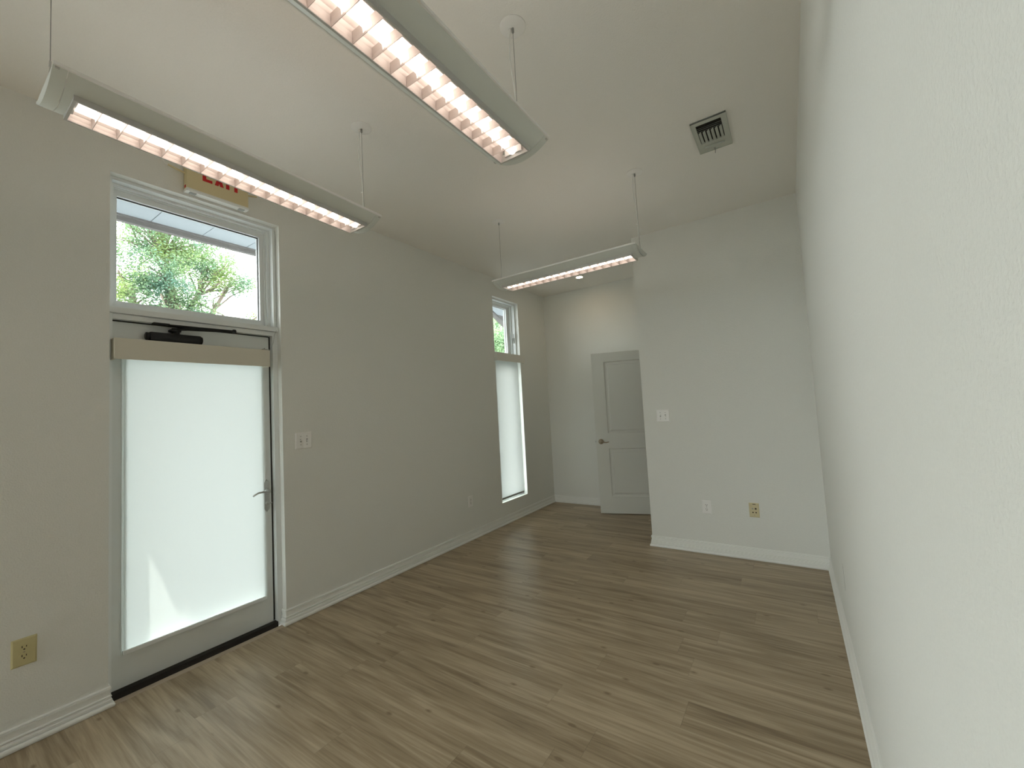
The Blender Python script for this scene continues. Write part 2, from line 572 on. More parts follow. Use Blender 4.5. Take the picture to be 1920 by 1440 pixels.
win4 = stepped_window('added_window_4', B0, B1, WZ0, WZ1, (B0+0.08, B1-0.09, 0.345, 2.712),
    'large uncovered white framed window added unseen on the left wall behind the camera for light', sill=0.028)
# crank and lock lever on the casement
bm = B()
box(bm, -0.125, -0.085, 4.06, 4.12, 2.075, 2.092, 0.004)
tube(bm, [(-0.095, 4.085, 2.092), (-0.085, 4.08, 2.104), (-0.070, 4.03, 2.108), (-0.062, 3.985, 2.098)], [0.006, 0.006, 0.005, 0.007])
obj('crank_handle', bm, M_black, win2, True)
bm = B()
box(bm, -0.092, -0.062, 4.332, 4.341, 2.27, 2.34, 0.002)
tube(bm, [(-0.075, 4.332, 2.30), (-0.066, 4.322, 2.325), (-0.060, 4.318, 2.36), (-0.062, 4.320, 2.395)], [0.006, 0.006, 0.005, 0.004])
obj('lock_lever', bm, M_gray, win2, True)

# ------------------------------------------------------------------ exterior door: frame, slab, glass
bm = B()
JX = -0.050
box(bm, -0.198, JX, D0, D0+0.022, 0.0, 2.062)                       # jambs
box(bm, -0.198, JX, D1-0.032, D1, 0.0, 2.062)
box(bm, -0.198, -0.134, D0+0.022, D0+0.036, 0.0, 1.998)             # stops
box(bm, -0.198, -0.134, D1-0.046, D1-0.032, 0.0, 1.998)
box(bm, -0.198, -0.046, D0+0.022, D1-0.032, 1.998, 2.026)           # head
box(bm, -0.198, -0.030, D0+0.004, D1-0.004, 2.029, 2.062, 0.002)    # transom sill
struct('trim_2', bm, M_frame, label='white painted frame around the exterior glass door', cat='door frame')
DX0, DX1 = -0.130, -0.086
DY0, DY1 = D0+0.025, D1-0.044
bm = B()
LY0, LY1, LZ0, LZ1 = 0.403, 1.104, 0.216, 1.80
ring(bm, DY0, DY1, 0.010, 1.990, LY0, LY1, LZ0, LZ1, DX1, DX0)
ring(bm, LY0-0.022, LY1+0.022, LZ0-0.022, LZ1+0.022, LY0, LY1, LZ0, LZ1, DX1+0.006, DX1)   # glazing bead
door = struct('door_1', bm, M_door, label='exterior white door with a full glass pane behind a roller blind', cat='door')
bm = B(); box(bm, -0.112, -0.106, LY0-0.01, LY1+0.01, LZ0-0.01, LZ1+0.01)
obj('glass_pane', bm, M_glass, door)
bm = B()
box(bm, -0.128, -0.092, DY1, DY1+0.012, 0.03, 1.996)                # dark weatherstrip in the gap
box(bm, -0.128, -0.090, DY0, DY1, 1.990, 1.998)
obj('weatherstrip', bm, M_dark, door)
# lever handle set
bm = B()
HY = 1.132
pl = [(HY-0.020, 0.795), (HY-0.013, 0.783), (HY-0.006, 0.780), (HY, 0.772), (HY+0.006, 0.780), (HY+0.013, 0.783), (HY+0.020, 0.795),
      (HY+0.020, 0.972), (HY+0.013, 0.984), (HY+0.006, 0.987), (HY, 0.995), (HY-0.006, 0.987), (HY-0.013, 0.984), (HY-0.020, 0.972)]
f0 = [bm.verts.new((DX1, y, z)) for y, z in pl]
f1 = [bm.verts.new((DX1+0.007, HY+(y-HY)*0.9, 0.8835+(z-0.8835)*0.985)) for y, z in pl]
for k in range(len(pl)):
    bm.faces.new((f0[k], f0[(k+1) % len(pl)], f1[(k+1) % len(pl)], f1[k]))
bm.faces.new(f1)
hp = obj('handle_plate', bm, M_nickel, door)
hp['label'] = 'satin nickel lock plate with pointed ends'
bm = B()
lathe(bm, [(0.019, 0), (0.020, 0.006), (0.016, 0.012), (0.013, 0.020), (0.014, 0.030), (0.010, 0.034), (0.0, 0.035)], (DX1+0.007, HY, 0.914), 'x', 24)
tube(bm, [(DX1+0.034, HY, 0.914), (DX1+0.040, HY-0.018, 0.912), (DX1+0.044, HY-0.045, 0.917), (DX1+0.044, HY-0.070, 0.917),
          (DX1+0.044, HY-0.092, 0.909), (DX1+0.044, HY-0.106, 0.900)], [0.008, 0.0075, 0.0065, 0.006, 0.006, 0.005], 10)
obj('door_handle', bm, M_nickel, door, True)
bm = B()
lathe(bm, [(0.013, 0), (0.013, 0.006), (0.006, 0.008), (0.006, 0.016), (0, 0.016)], (DX1+0.007, HY, 0.832), 'x', 20)
box(bm, DX1+0.020, DX1+0.028, HY-0.014, HY+0.022, 0.828, 0.837, 0.002)
obj('thumb_turn', bm, M_nickel, door, True)
# threshold
bm = B(); box(bm, -0.0855, -0.046, D0+0.022, D1-0.032, -0.02, 0.027); box(bm, -0.198, -0.0855, D0+0.022, D1-0.032, -0.02, 0.008)
struct('threshold_1', bm, M_bronze, label='dark bronze threshold under the exterior door', cat='threshold')
bm = B()
v = [(-0.022, 0.0), (-0.022, 0.006), (-0.016, 0.007), (0.010, 0.003), (0.012, 0.0)]
ra = [bm.verts.new((x, D0+0.022, z)) for x, z in v]
rb = [bm.verts.new((x, D1-0.022, z)) for x, z in v]
for k in range(len(v)): bm.faces.new((ra[k], ra[(k+1) % len(v)], rb[(k+1) % len(v)], rb[k]))
bm.faces.new(ra); bm.faces.new(rb)
struct('trim_3', bm, M_tan)

# ------------------------------------------------------------------ door closer
cl = thing('door_closer', 'black hydraulic door closer with folded arm at the top of the exterior door', 'door closer', (DX1, 0.60, 1.888))
bm = B()
box(bm, DX1, DX1+0.052, 0.492, 0.742, 1.894, 1.944, 0.008)
lathe(bm, [(0.023, 0), (0.023, 0.012), (0.018, 0.015), (0, 0.015)], (DX1+0.027, 0.492, 1.919), 'y', 20, -1)
lathe(bm, [(0.023, 0), (0.023, 0.008), (0.016, 0.011), (0, 0.011)], (DX1+0.027, 0.742, 1.919), 'y', 20)
obj('body', bm, M_black, cl, True)
bm = B(); box(bm, DX1, DX1+0.048, 0.612, 0.645, 1.884, 1.895, 0.003)
obj('mounting_foot', bm, M_black, cl)
bm = B()
lathe(bm, [(0.020, 0), (0.020, 0.010), (0.011, 0.013), (0.011, 0.032), (0, 0.032)], (DX1+0.028, 0.618, 1.943), 'z', 20)
box(bm, DX1+0.010, DX1+0.050, 0.585, 0.64, 1.956, 1.970, 0.004)
obj('spindle', bm, M_black, cl, True)
bm = B()
tube(bm, [(DX1+0.028, 0.60, 1.972), (-0.01, 0.66, 1.973), (0.050, 0.885, 1.976)], [0.009, 0.008, 0.006], 8)
obj('main_arm', bm, M_black, cl, True)
bm = B()
tube(bm, [(0.050, 0.885, 1.982), (0.010, 0.72, 1.985), (-0.030, 0.575, 1.990)], [0.005, 0.006, 0.006], 8)
lathe(bm, [(0.011, 0), (0.012, 0.005), (0.012, 0.018), (0.008, 0.022), (0, 0.022)], (0.050, 0.889, 1.969), 'z', 16)
obj('forearm', bm, M_black, cl, True)
bm = B()
box(bm, -0.060, -0.022, 0.505, 0.580, 1.990, 1.998, 0.002)
obj('head_bracket', bm, M_black, cl)

# ------------------------------------------------------------------ roller blinds
rb = thing('roller_blind', 'wide translucent white roller blind with beige valance covering the exterior door', 'roller blind', (-0.06, 0.73, 0.20), 'roller blinds')
bm = B()
VX0, VX1, VY0, VY1, VZ0, VZ1 = DX1+0.002, 0.020, D0+0.016, 1.122, 1.769, 1.883
box(bm, VX1-0.006, VX1, VY0, VY1, VZ0, VZ1, 0.0015)
box(bm, VX0, VX1-0.006, VY0, VY0+0.005, VZ0, VZ1)
box(bm, VX0, VX1-0.006, VY1-0.005, VY1, VZ0, VZ1)
box(bm, VX0, VX1-0.006, VY0+0.005, VY1-0.005, VZ1-0.004, VZ1)
va = obj('valance', bm, M_val, rb)
va['label'] = 'beige fabric valance'
bm = B()
tube(bm, [(-0.048, VY0+0.006, 1.828), (-0.048, VY1-0.006, 1.828)], 0.0258, 20)
obj('roller', bm, M_blind, rb, True)
bm = B()
n = 24
bm.faces.new([bm.verts.new((-0.074, y, z)) for y, z in ((0.389, 0.206), (1.112, 0.206), (1.112, 1.826), (0.389, 1.826))])
obj('fabric', bm, M_blind, rb)
bm = B()
box(bm, -0.0795, -0.067, 0.386, 1.115, 0.194, 0.217, 0.003)
hb = obj('hem_bar', bm, M_frame, rb)
bm = B()
box(bm, -0.062, -0.030, VY1-0.022, VY1+0.010, VZ1, VZ1+0.014, 0.002)
box(bm, -0.050, -0.044, VY1-0.008, VY1-0.002, VZ1+0.014, VZ1+0.022)
obj('end_bracket', bm, M_gray, rb)
# thin contact wire from the valance up along the frame
w = B()
tube(w, [(-0.034, VY1+0.006, VZ1+0.006), (-0.030, 1.150, 1.900), (-0.028, 1.168, 1.945), (-0.030, 1.176, 2.00), (-0.028, 1.190, 2.03), (-0.040, 1.198, 2.08),
         (-0.044, 1.203, 2.30), (-0.044, 1.203, 2.74), (-0.046, 1.198, 2.775)], 0.0011, 6)
o = obj('contact_wire', w, M_gray, None, True)
o['label'] = 'thin grey alarm wire running up the door frame beside the transom window'
o['category'] = 'wire'

rb2 = thing('roller_blind', 'narrow translucent white roller blind on the tall window near the alcove corner', 'roller blind', (-0.02, 4.07, 0.28), 'roller blinds')
bm = B()
V2 = (3.768, 4.412)
box(bm, 0.034, 0.040, V2[0], V2[1], 1.990, 2.092, 0.0015)
box(bm, 0.0, 0.034, V2[0], V2[0]+0.005, 1.990, 2.092)
box(bm, 0.0, 0.034, V2[1]-0.005, V2[1], 1.990, 2.092)
box(bm, 0.0, 0.034, V2[0]+0.005, V2[1]-0.005, 2.088, 2.092)
obj('valance', bm, M_val2, rb2)
bm = B(); tube(bm, [(0.018, V2[0]+0.006, 2.045), (0.018, V2[1]-0.006, 2.045)], 0.014, 16)
obj('roller', bm, M_blind2, rb2, True)
bm = B(); bm.faces.new([bm.verts.new((-0.020, y, z)) for y, z in ((A0+0.006, 0.300), (4.312, 0.300), (4.312, 2.045), (A0+0.006, 2.045))])
obj('fabric', bm, M_blind2, rb2)
bm = B(); box(bm, -0.025, -0.014, A0+0.006, 4.312, 0.288, 0.312, 0.003)
obj('hem_bar', bm, M_gray, rb2)

# ------------------------------------------------------------------ interior door (open)
dth = math.atan2(0.286, 0.958)
DO = Vector((0.8725, 4.692, 0.0))
dr = thing('interior_door', 'light grey two panel interior door standing open in the alcove', 'door', (DO.x, DO.y, 0.012), None, dth)
dr['kind'] = 'structure'
dr.name = 'door_2'
def dloc(bm):                # local coordinates: x along the door, y = depth behind the front face
    bmesh.ops.transform(bm, matrix=Matrix.Translation(DO) @ Matrix.Rotation(dth, 4, 'Z'), verts=bm.verts)
    return bm
DWd, DH0, DH1 = 0.838, 0.012, 2.040
bm = B()
PX0, PX1 = 0.153, DWd-0.153
pans = [(0.222, 0.822), (1.012, 1.924)]
zs = [DH0, pans[0][0], pans[0][1], pans[1][0], pans[1][1], DH1]
xs = [0, PX0, PX1, DWd]
for yy in (0.0, 0.035):
    for i in range(3):
        for j in range(5):
            if i == 1 and j in (1, 3): continue
            bm.faces.new([bm.verts.new((a, yy, b)) for a, b in ((xs[i], zs[j]), (xs[i+1], zs[j]), (xs[i+1], zs[j+1]), (xs[i], zs[j+1]))])
    s = 1 if yy == 0 else -1
    for za, zb in pans:
        loops = []
        for ins, dep in ((0, 0), (0.006, 0.008), (0.016, 0.0105), (0.034, 0.009), (0.044, 0.003)):
            loops.append([bm.verts.new((x, yy+s*dep, z)) for x, z in ((PX0+ins, za+ins), (PX1-ins, za+ins), (PX1-ins, zb-ins), (PX0+ins, zb-ins))])
        for p, q in zip(loops, loops[1:]):
            for k in range(4): bm.faces.new((p[k], p[(k+1) % 4], q[(k+1) % 4], q[k]))
        bm.faces.new(loops[-1])
for (x0, x1, z0, z1) in ((0, 0, DH0, DH1), (DWd, DWd, DH0, DH1)):
    bm.faces.new([bm.verts.new((x0, y, z)) for y, z in ((0, z0), (0.035, z0), (0.035, z1), (0, z1))])
for z in (DH0, DH1):
    bm.faces.new([bm.verts.new((x, y, z)) for x, y in ((0, 0), (DWd, 0), (DWd, 0.035), (0, 0.035))])
obj('panel', dloc(bm), M_door2, dr)
bm = B()
for s, y0 in ((-1, 0.0), (1, 0.035)):
    lathe(bm, [(0.033, 0), (0.033, 0.005), (0.026, 0.010), (0.014, 0.014), (0.012, 0.040), (0.015, 0.046), (0.012, 0.054), (0.0, 0.055)], (0.060, y0, 0.912), 'y', 24, s)
    tube(bm, [(0.060, y0+s*0.048, 0.912), (0.085, y0+s*0.050, 0.910), (0.115, y0+s*0.050, 0.902), (0.135, y0+s*0.050, 0.902), (0.160, y0+s*0.050, 0.909)], [0.009, 0.008, 0.006, 0.006, 0.005], 10)
h = obj('door_handle', dloc(bm), M_nickel2, dr, True)
h['label'] = 'aged nickel lever handle'
bm = B(); box(bm, -0.0015, 0.0, 0.005, 0.030, 0.885, 0.940)
box(bm, -0.012, -0.0015, 0.010, 0.024, 0.902, 0.922, 0.002)
obj('latch_plate', dloc(bm), M_nickel, dr)
bm = B()
for z in (0.25, 1.03, 1.82):
    tube(bm, [(DWd+0.004, 0.040, z-0.045), (DWd+0.004, 0.040, z+0.045)], 0.006, 10)
    box(bm, DWd-0.004, DWd+0.003, 0.004, 0.040, z-0.043, z+0.043)
obj('hinge', dloc(bm), M_nickel2, dr)

# ------------------------------------------------------------------ pendant lights
def arc_z(t, half=0.136, sag=0.047):
    Rr = (half*half+sag*sag)/(2*sag)
    return Rr-math.sqrt(Rr*Rr-t*t)
def make_pendant(label, cx, cy, along, Lb, zb, l0, l1, cord_end, tilt=0.0):
    """built along local x, from -Lb/2 to +Lb/2; zb = height of the lowest line of the arc"""
    hx = Lb/2
    rot = 0 if along == 'x' else R(90)
    t = thing('pendant_light', label, 'pendant light', (cx, cy, zb), 'linear pendant lights', rot)
    MX = Matrix.Translation((cx, cy, zb)) @ Matrix.Rotation(rot, 4, 'Z') @ Matrix.Rotation(tilt, 4, 'Y')
    def L(bm):
        bmesh.ops.transform(bm, matrix=MX, verts=bm.verts)
        return bm
    half, fw = 0.136, 0.071
    ts_all = [-half+2*half*k/36 for k in range(37)]
    def shell(bm, x0, x1, ts, th=0.0022, drop=0.0):
        rows = []
        for off in (0.0, th):
            rows.append([[bm.verts.new((x, y, arc_z(y)+off-drop)) for y in ts] for x in (x0, x1)])
        (a, b), (c, d) = rows
        for k in range(len(ts)-1):
            bm.faces.new((a[k], a[k+1], b[k+1], b[k]))
            bm.faces.new((c[k], d[k], d[k+1], c[k+1]))
            bm.faces.new((a[k], c[k], c[k+1], a[k+1]))
            bm.faces.new((b[k], b[k+1], d[k+1], d[k]))
        bm.faces.new((a[0], b[0], d[0], c[0]))
        bm.faces.new((a[-1], c[-1], d[-1], b[-1]))
    bm = B()
    cap = 0.034
    e0, e1 = -hx+cap, hx-cap
    side = [half-(half-fw)*k/10 for k in range(11)]
    shell(bm, e0, e1, [-v for v in side])
    shell(bm, e0, e1, side[::-1])
    shell(bm, e0, l0, [-fw+2*fw*k/16 for k in range(17)])
    shell(bm, l1, e1, [-fw+2*fw*k/16 for k in range(17)])
    obj('body', L(bm), M_lamp, t, True)
    for s in (-1, 1):
        bm = B()
        box(bm, -hx, hx, s*half-0.0035, s*half+0.0035, arc_z(half)-0.003, arc_z(half)+0.008, 0.0015)
        rm = obj('rim', L(bm), M_white, t)
    for s in (-1, 1):
        bm = B()
        xa, xb = (s*(hx-cap+0.002), s*hx)
        shell(bm, min(xa, xb), max(xa, xb), ts_all, 0.004, 0.0006)
        # closed end plate
        top = arc_z(half)
        pts = [(y, arc_z(y)) for y in ts_all]
        for xx in (s*(hx-0.004), s*hx):
            bm.faces.new([bm.verts.new((xx, y, z)) for y, z in pts])
        c = obj('end_cap', L(bm), M_lamp, t, True)
        bm = B()
        tube(bm, [(s*(hx-0.010), -0.018, top-0.004), (s*(hx-0.010), 0, top+0.072), (s*(hx-0.010), 0.018, top-0.004)], 0.0016, 6)
        lathe(bm, [(0.0028, 0), (0.0028, 0.020), (0, 0.021)], (s*(hx-0.010), 0, top+0.066), 'z', 10)
        box(bm, s*(hx-0.010)-0.005, s*(hx-0.010)+0.005, -half+0.004, half-0.004, top-0.008, top-0.002)
        obj('hanger_bracket', L(bm), M_lampf, t)
    # louver frame
    zf = -0.007
    bm = B()
    ztop = arc_z(fw)+0.010
    box(bm, l0-0.004, l1+0.004, -fw-0.002, -fw+0.005, zf, ztop)
    box(bm, l0-0.004, l1+0.004, fw-0.005, fw+0.002, zf, ztop)
    box(bm, l0-0.004, l0+0.004, -fw+0.005, fw-0.005, zf, ztop)
    box(bm, l1-0.004, l1+0.004, -fw+0.005, fw-0.005, zf, ztop)
    obj('louver_frame', L(bm), M_lampf, t)
    # parabolic louver: side reflectors and wedge blades
    bm = B()
    NC = 17
    iy = fw-0.0055
    for s in (-1, 1):
        prof = [(iy, zf+0.002), (iy-0.001, zf+0.012), (iy-0.005, zf+0.026), (iy-0.012, zf+0.038), (iy-0.024, zf+0.050)]
        a = [bm.verts.new((l0+0.004, s*y, z)) for y, z in prof]
        b = [bm.verts.new((l1-0.004, s*y, z)) for y, z in prof]
        for k in range(len(prof)-1): bm.faces.new((a[k], a[k+1], b[k+1], b[k]))
    for k in range(1, NC):
        x = l0+(l1-l0)*k/NC
        for ya, yb, top in ((-iy, -0.0185, 0.030), (-0.0185, 0.0185, 0.0055), (0.0185, iy, 0.030)):
            prof = [(0.0006, 0.002), (0.0012, 0.0055), (0.0018, 0.012), (0.0034, 0.020), (0.0062, 0.030)]
            prof = [q for q in prof if q[1] <= top]
            def yc(v, h): return max(-iy+h*0.22, min(iy-h*0.22, v))
            rows = [[bm.verts.new((x+s*dx, yc(yy, h), zf+h)) for s in (-1, 1) for yy in (ya, yb)] for dx, h in prof]
            for q, w in zip(rows, rows[1:]):
                for i, j in ((0, 1), (1, 3), (3, 2), (2, 0)): bm.faces.new((q[i], q[j], w[j], w[i]))
            bm.faces.new((rows[-1][0], rows[-1][1], rows[-1][3], rows[-1][2]))
        box(bm, x-0.0007, x+0.0007, -iy, iy, zf+0.0005, zf+0.003)
    obj('louver', L(bm), M_louv, t)
    # lamp tubes
    bm = B()
    tube(bm, [(l0+0.012, 0, zf+0.0245), (l1-0.012, 0, zf+0.0245)], 0.0165, 18)
    obj('fluorescent_tube', L(bm), M_tube, t, True)
    bm = B()
    box(bm, l0-0.02, l1+0.02, -0.020, 0.020, 0.050, 0.052)
    for sg in (-1, 1): box(bm, l0-0.02, l1+0.02, sg*0.020-0.001, sg*0.020+0.001, 0.046, 0.052)
    obj('gear_tray', L(bm), M_inner, t)
    bm = B()                                    # extra uplight tube, added out of sight on the tray to brighten the ceiling
    tube(bm, [(l0+0.012, 0, 0.0645), (l1-0.012, 0, 0.0645)], 0.0125, 14)
    obj('fluorescent_tube', L(bm), M_tube, t, True)
    for a, b in ((l0-0.02, l0+0.012), (l1-0.012, l1+0.02)):
        bm = B()
        box(bm, a, b, -0.040, 0.040, 0.006, 0.074)
        obj('lamp_holder', L(bm), M_inner, t)
    # suspension: canopies on the ceiling, cables, power cord
    def wpt(s):
        p = MX @ Vector((s*(hx-0.010), 0, arc_z(half)+0.080))
        return p
    for s in (-1, 1):
        p = wpt(s)
        bm = B()
        lathe(bm, [(0.0, 0.0), (0.056, 0.0), (0.056, 0.003), (0.050, 0.0065), (0.020, 0.0085), (0, 0.0085)], (p.x, p.y, H), 'z', 36, -1)
        if s == cord_end:
            lathe(bm, [(0.006, 0.008), (0.006, 0.016), (0.003, 0.018)], (p.x-0.012, p.y-0.004, H), 'z', 10, -1)
        c = obj('canopy', bm, M_white, t, True)
        bm = B()
        lathe(bm, [(0.0055, 0.006), (0.0055, 0.026), (0.0022, 0.032), (0, 0.032)], (p.x, p.y, H), 'z', 12, -1)
        obj('cable_gripper', bm, M_cable, c, True)
        bm = B()
        tube(bm, [(p.x, p.y, H-0.03), (p.x, p.y, p.z)], 0.0011, 6)
        obj('suspension_cable', bm, M_cable, t)
    p = wpt(cord_end)
    hh = H-0.02-p.z
    bm = B()
    pts = []
    for k in range(15):
        f = k/14
        sw = 0.012*math.sin(f*math.pi)+0.006*math.sin(f*7)
        ox = -0.012*(1-f)**3
        pts.append((p.x+ox-sw*0.8, p.y-0.004*(1-f)-sw*0.45, H-0.018-hh*f))
    tube(bm, pts, 0.0030, 8)
    f = 0.82
    q = pts[11]
    box(bm, q[0]-0.010, q[0]-0.002, q[1]-0.003, q[1]+0.003, q[2]-0.003, q[2]+0.003)
    obj('power_cord', bm, M_cord, t, True)
    return t
# lamps run beside the door (along y), above the camera (along y) and across the room (along x)
make_pendant('long white louvered pendant light hanging nearest the left wall and the exit sign', 1.057, 0.542, 'y', 1.215, 2.450, -0.548, 0.558, 1, 0.031)
make_pendant('long white louvered pendant light hanging nearest the camera, its near end cut by the frame', 2.099, 0.548, 'y', 1.215, 2.438, -0.558, 0.555, 1)
make_pendant('long white louvered pendant light hanging crosswise near the partition wall', 1.562, 2.624, 'x', 1.226, 2.430, -0.550, 0.557, 1)

# ------------------------------------------------------------------ exit sign
ex = thing('exit_sign', 'cream EXIT sign with red letters on the wall above the transom window', 'exit sign', (0, 0.81, 2.81))
SY0, SY1, SZ0, SZ1, SD = 0.642, 0.982, 2.812, 3.022, 0.060
bm = B()
box(bm, 0, SD, SY0, SY1, SZ0+0.010, SZ1, 0.006)
obj('housing', bm, M_sign, ex, True)
bm = B()
v = [(0.004, SZ0), (SD-0.006, SZ0-0.001), (SD+0.004, SZ0+0.006), (SD+0.004, SZ0+0.014), (0.0, SZ0+0.014)]
ra = [bm.verts.new((x, SY0-0.002, z)) for x, z in v]; rb_ = [bm.verts.new((x, SY1+0.002, z)) for x, z in v]
for k in range(5): bm.faces.new((ra[k], ra[(k+1) % 5], rb_[(k+1) % 5], rb_[k]))
bm.faces.new(ra); bm.faces.new(rb_)
o = obj('base', bm, M_signw, ex); o['label'] = 'white base'
for y in (SY0+0.020, SY1-0.050):
    bm = B(); box(bm, 0.020, 0.046, y, y+0.032, SZ0-0.004, SZ0)
    o = obj('lamp_window', bm, M_gray, ex); o['label'] = 'grey window in the base'
ZL0, ZL1, XL0, XL1 = 2.902, 3.002, SD, SD+0.002
def stroke(bm, pts, w):
    (y0, z0), (y1, z1) = pts
    a = [(y0-w/2, z0), (y0+w/2, z0), (y1+w/2, z1), (y1-w/2, z1)]
    f = [bm.verts.new((XL0, y, z)) for y, z in a]; g = [bm.verts.new((XL1, y, z)) for y, z in a]
    for k in range(4): bm.faces.new((f[k], f[(k+1) % 4], g[(k+1) % 4], g[k]))
    bm.faces.new(g); bm.faces.new(f[::-1])
sw_ = 0.019
bm = B()
e0 = 0.721
box(bm, XL0, XL1, e0, e0+sw_, ZL0, ZL1)
for z in (ZL0, (ZL0+ZL1)/2-0.008, ZL1-0.017): box(bm, XL0, XL1, e0+sw_, e0+0.052, z, z+0.017)
obj('letter_e', bm, M_red, ex)
bm = B()
stroke(bm, ((0.796, ZL0), (0.826, ZL1)), 0.020); stroke(bm, ((0.826, ZL0), (0.796, ZL1)), 0.020)
obj('letter_x', bm, M_red, ex)
bm = B(); box(bm, XL0, XL1, 0.849, 0.868, ZL0, ZL1)
obj('letter_i', bm, M_red, ex)
bm = B(); box(bm, XL0, XL1, 0.897, 0.916, ZL0, ZL1-0.017); box(bm, XL0, XL1, 0.880, 0.933, ZL1-0.017, ZL1)
obj('letter_t', bm, M_red, ex)
for s, ya, yb in ((-1, SY0, 0.556), (1, SY1, 1.046)):
    bm = B()
    tube(bm, [(0.030, ya, 2.925), (0.032, (ya+yb)/2, 2.930), (0.034, yb, 2.938)], [0.0060, 0.0055, 0.005], 10)
    a = obj('side_arm', bm, M_sign, ex, True)
    bm = B()
    tube(bm, [(0.034, yb, 2.938), (0.036, yb+s*0.012, 2.936), (0.036, yb+s*0.022, 2.953), (0.036, yb+s*0.034, 2.966)] if s < 0 else
             [(0.034, yb, 2.938), (0.036, yb+0.004, 2.950), (0.036, yb+0.016, 2.936), (0.036, yb+0.030, 2.924)], 0.003, 8)
    obj('wire_hook', bm, M_white, a, True)
bm = B()
box(bm, 0.020, 0.040, SY0-0.002, SY0, 2.835, 2.850)
obj('test_button', bm, M_red, ex)

# ------------------------------------------------------------------ switch and outlet plates
def frame_of(wall):
    """maps (u along the wall to the viewer's right, v up, w out of the wall) to world axes"""
    if wall == 'left':  return Vector((0, 1, 0)), Vector((1, 0, 0))
    if wall == 'nib':   return Vector((1, 0, 0)), Vector((0, -1, 0))
    return Vector((0, -1, 0)), Vector((-1, 0, 0))
def make_plate(name, label, cat, wall, pos, w, h, kind, m, group=None):
    U, N = frame_of(wall)
    P = Vector(pos)
    t = thing(name, label, cat, P, group)
    MX = Matrix(((U.x, 0, N.x, P.x), (U.y, 0, N.y, P.y), (0, 1, 0, P.z), (0, 0, 0, 1)))
    def L(bm):
        bmesh.ops.transform(bm, matrix=MX, verts=bm.verts); return bm
    bm = B()
    lo = [bm.verts.new((sx*w/2, sy*h/2, 0)) for sx, sy in ((-1, -1), (1, -1), (1, 1), (-1, 1))]
    mi = [bm.verts.new((sx*w/2, sy*h/2, 0.002)) for sx, sy in ((-1, -1), (1, -1), (1, 1), (-1, 1))]
    to = [bm.verts.new((sx*(w/2-0.006), sy*(h/2-0.006), 0.006)) for sx, sy in ((-1, -1), (1, -1), (1, 1), (-1, 1))]
    for a, b in ((lo, mi), (mi, to)):
        for k in range(4): bm.faces.new((a[k], a[(k+1) % 4], b[(k+1) % 4], b[k]))
    bm.faces.new(to); bm.faces.new(lo[::-1])
    obj('cover_plate', L(bm), m, t)
    def screw(u, v):
        bm = B(); lathe(bm, [(0.0034, 0.005), (0.0034, 0.0070), (0.002, 0.0076), (0, 0.0076)], (u, v, 0), 'z', 12)
        obj('screw', L(bm), M_gray if m is M_white else M_nickel2, t)
    if kind == 'duplex':
        for v in (0.0195, -0.0195):
            bm = B()
            pts = [(0.0165*math.cos(a)*1.0, max(-0.0135, min(0.0135, 0.0175*math.sin(a)))) for a in [2*math.pi*k/28 for k in range(28)]]
            f = [bm.verts.new((x, v+y, 0.005)) for x, y in pts]; g = [bm.verts.new((x, v+y, 0.0085)) for x, y in pts]
            for k in range(28): bm.faces.new((f[k], f[(k+1) % 28], g[(k+1) % 28], g[k]))
            bm.faces.new(g)
            s = obj('socket', L(bm), m, t)
            bm = B()
            box(bm, -0.0082, -0.0050, v+0.0000, v+0.0090, 0.0080, 0.0089)
            box(bm, 0.0050, 0.0078, v+0.0008, v+0.0082, 0.0080, 0.0089)
            lathe(bm, [(0.0032, 0.0080), (0.0032, 0.0089), (0, 0.0089)], (0, v-0.0070, 0), 'z', 12)
            obj('slots', L(bm), M_slot, s)
        screw(0, 0)
    elif kind == 'switch':
        for u, up in ((-0.023, 1), (0.023, -1)):
            bm = B(); box(bm, u-0.0052, u+0.0052, -0.012, 0.012, 0.0055, 0.0068)
            c = obj('toggle_collar', L(bm), M_gray, t)
            bm = B()
            q = [(-0.0042, -0.0045), (0.0042, -0.0045), (0.0042, 0.0045), (-0.0042, 0.0045)]
            a = [bm.verts.new((u+x, y, 0.006)) for x, y in q]
            b = [bm.verts.new((u+x*0.8, y*0.8+up*0.009, 0.019)) for x, y in q]
            for k in range(4): bm.faces.new((a[k], a[(k+1) % 4], b[(k+1) % 4], b[k]))
            bm.faces.new(b)
            obj('toggle', L(bm), m, t)
            screw(u, 0.030); screw(u, -0.030)
    elif kind == 'data':
        for u, v, ww, dk in ((-0.011, 0.012, 0.0125, False), (0.012, 0.013, 0.0135, True), (-0.010, -0.019, 0.010, True), (0.013, -0.019, 0.010, True)):
            bm = B(); box(bm, u-ww/2, u+ww/2, v-ww/2, v+ww/2, 0.0055, 0.0066, 0.0008)
            j = obj('jack', L(bm), M_slot if dk else M_gray, t)
        bm = B(); box(bm, -0.010, 0.013, 0.048, 0.053, 0.0055, 0.0066)
        obj('label_slot', L(bm), M_slot, t)
        screw(0, -0.040)
    return t
make_plate('wall_outlet', 'old ivory yellow outlet on the left wall beside the exterior door, nearest the camera', 'outlet', 'left', (0, 0.0346, 0.4122), 0.078, 0.122, 'duplex', M_ivory)
make_plate('wall_outlet', 'small white outlet on the left wall between the door and the narrow window', 'outlet', 'left', (0, 3.194, 0.409), 0.074, 0.120, 'duplex', M_white, 'white wall outlets')
make_plate('wall_outlet', 'white outlet low on the partition wall below the light switch', 'outlet', 'nib', (2.270, YN, 0.4112), 0.078, 0.120, 'duplex', M_white, 'white wall outlets')
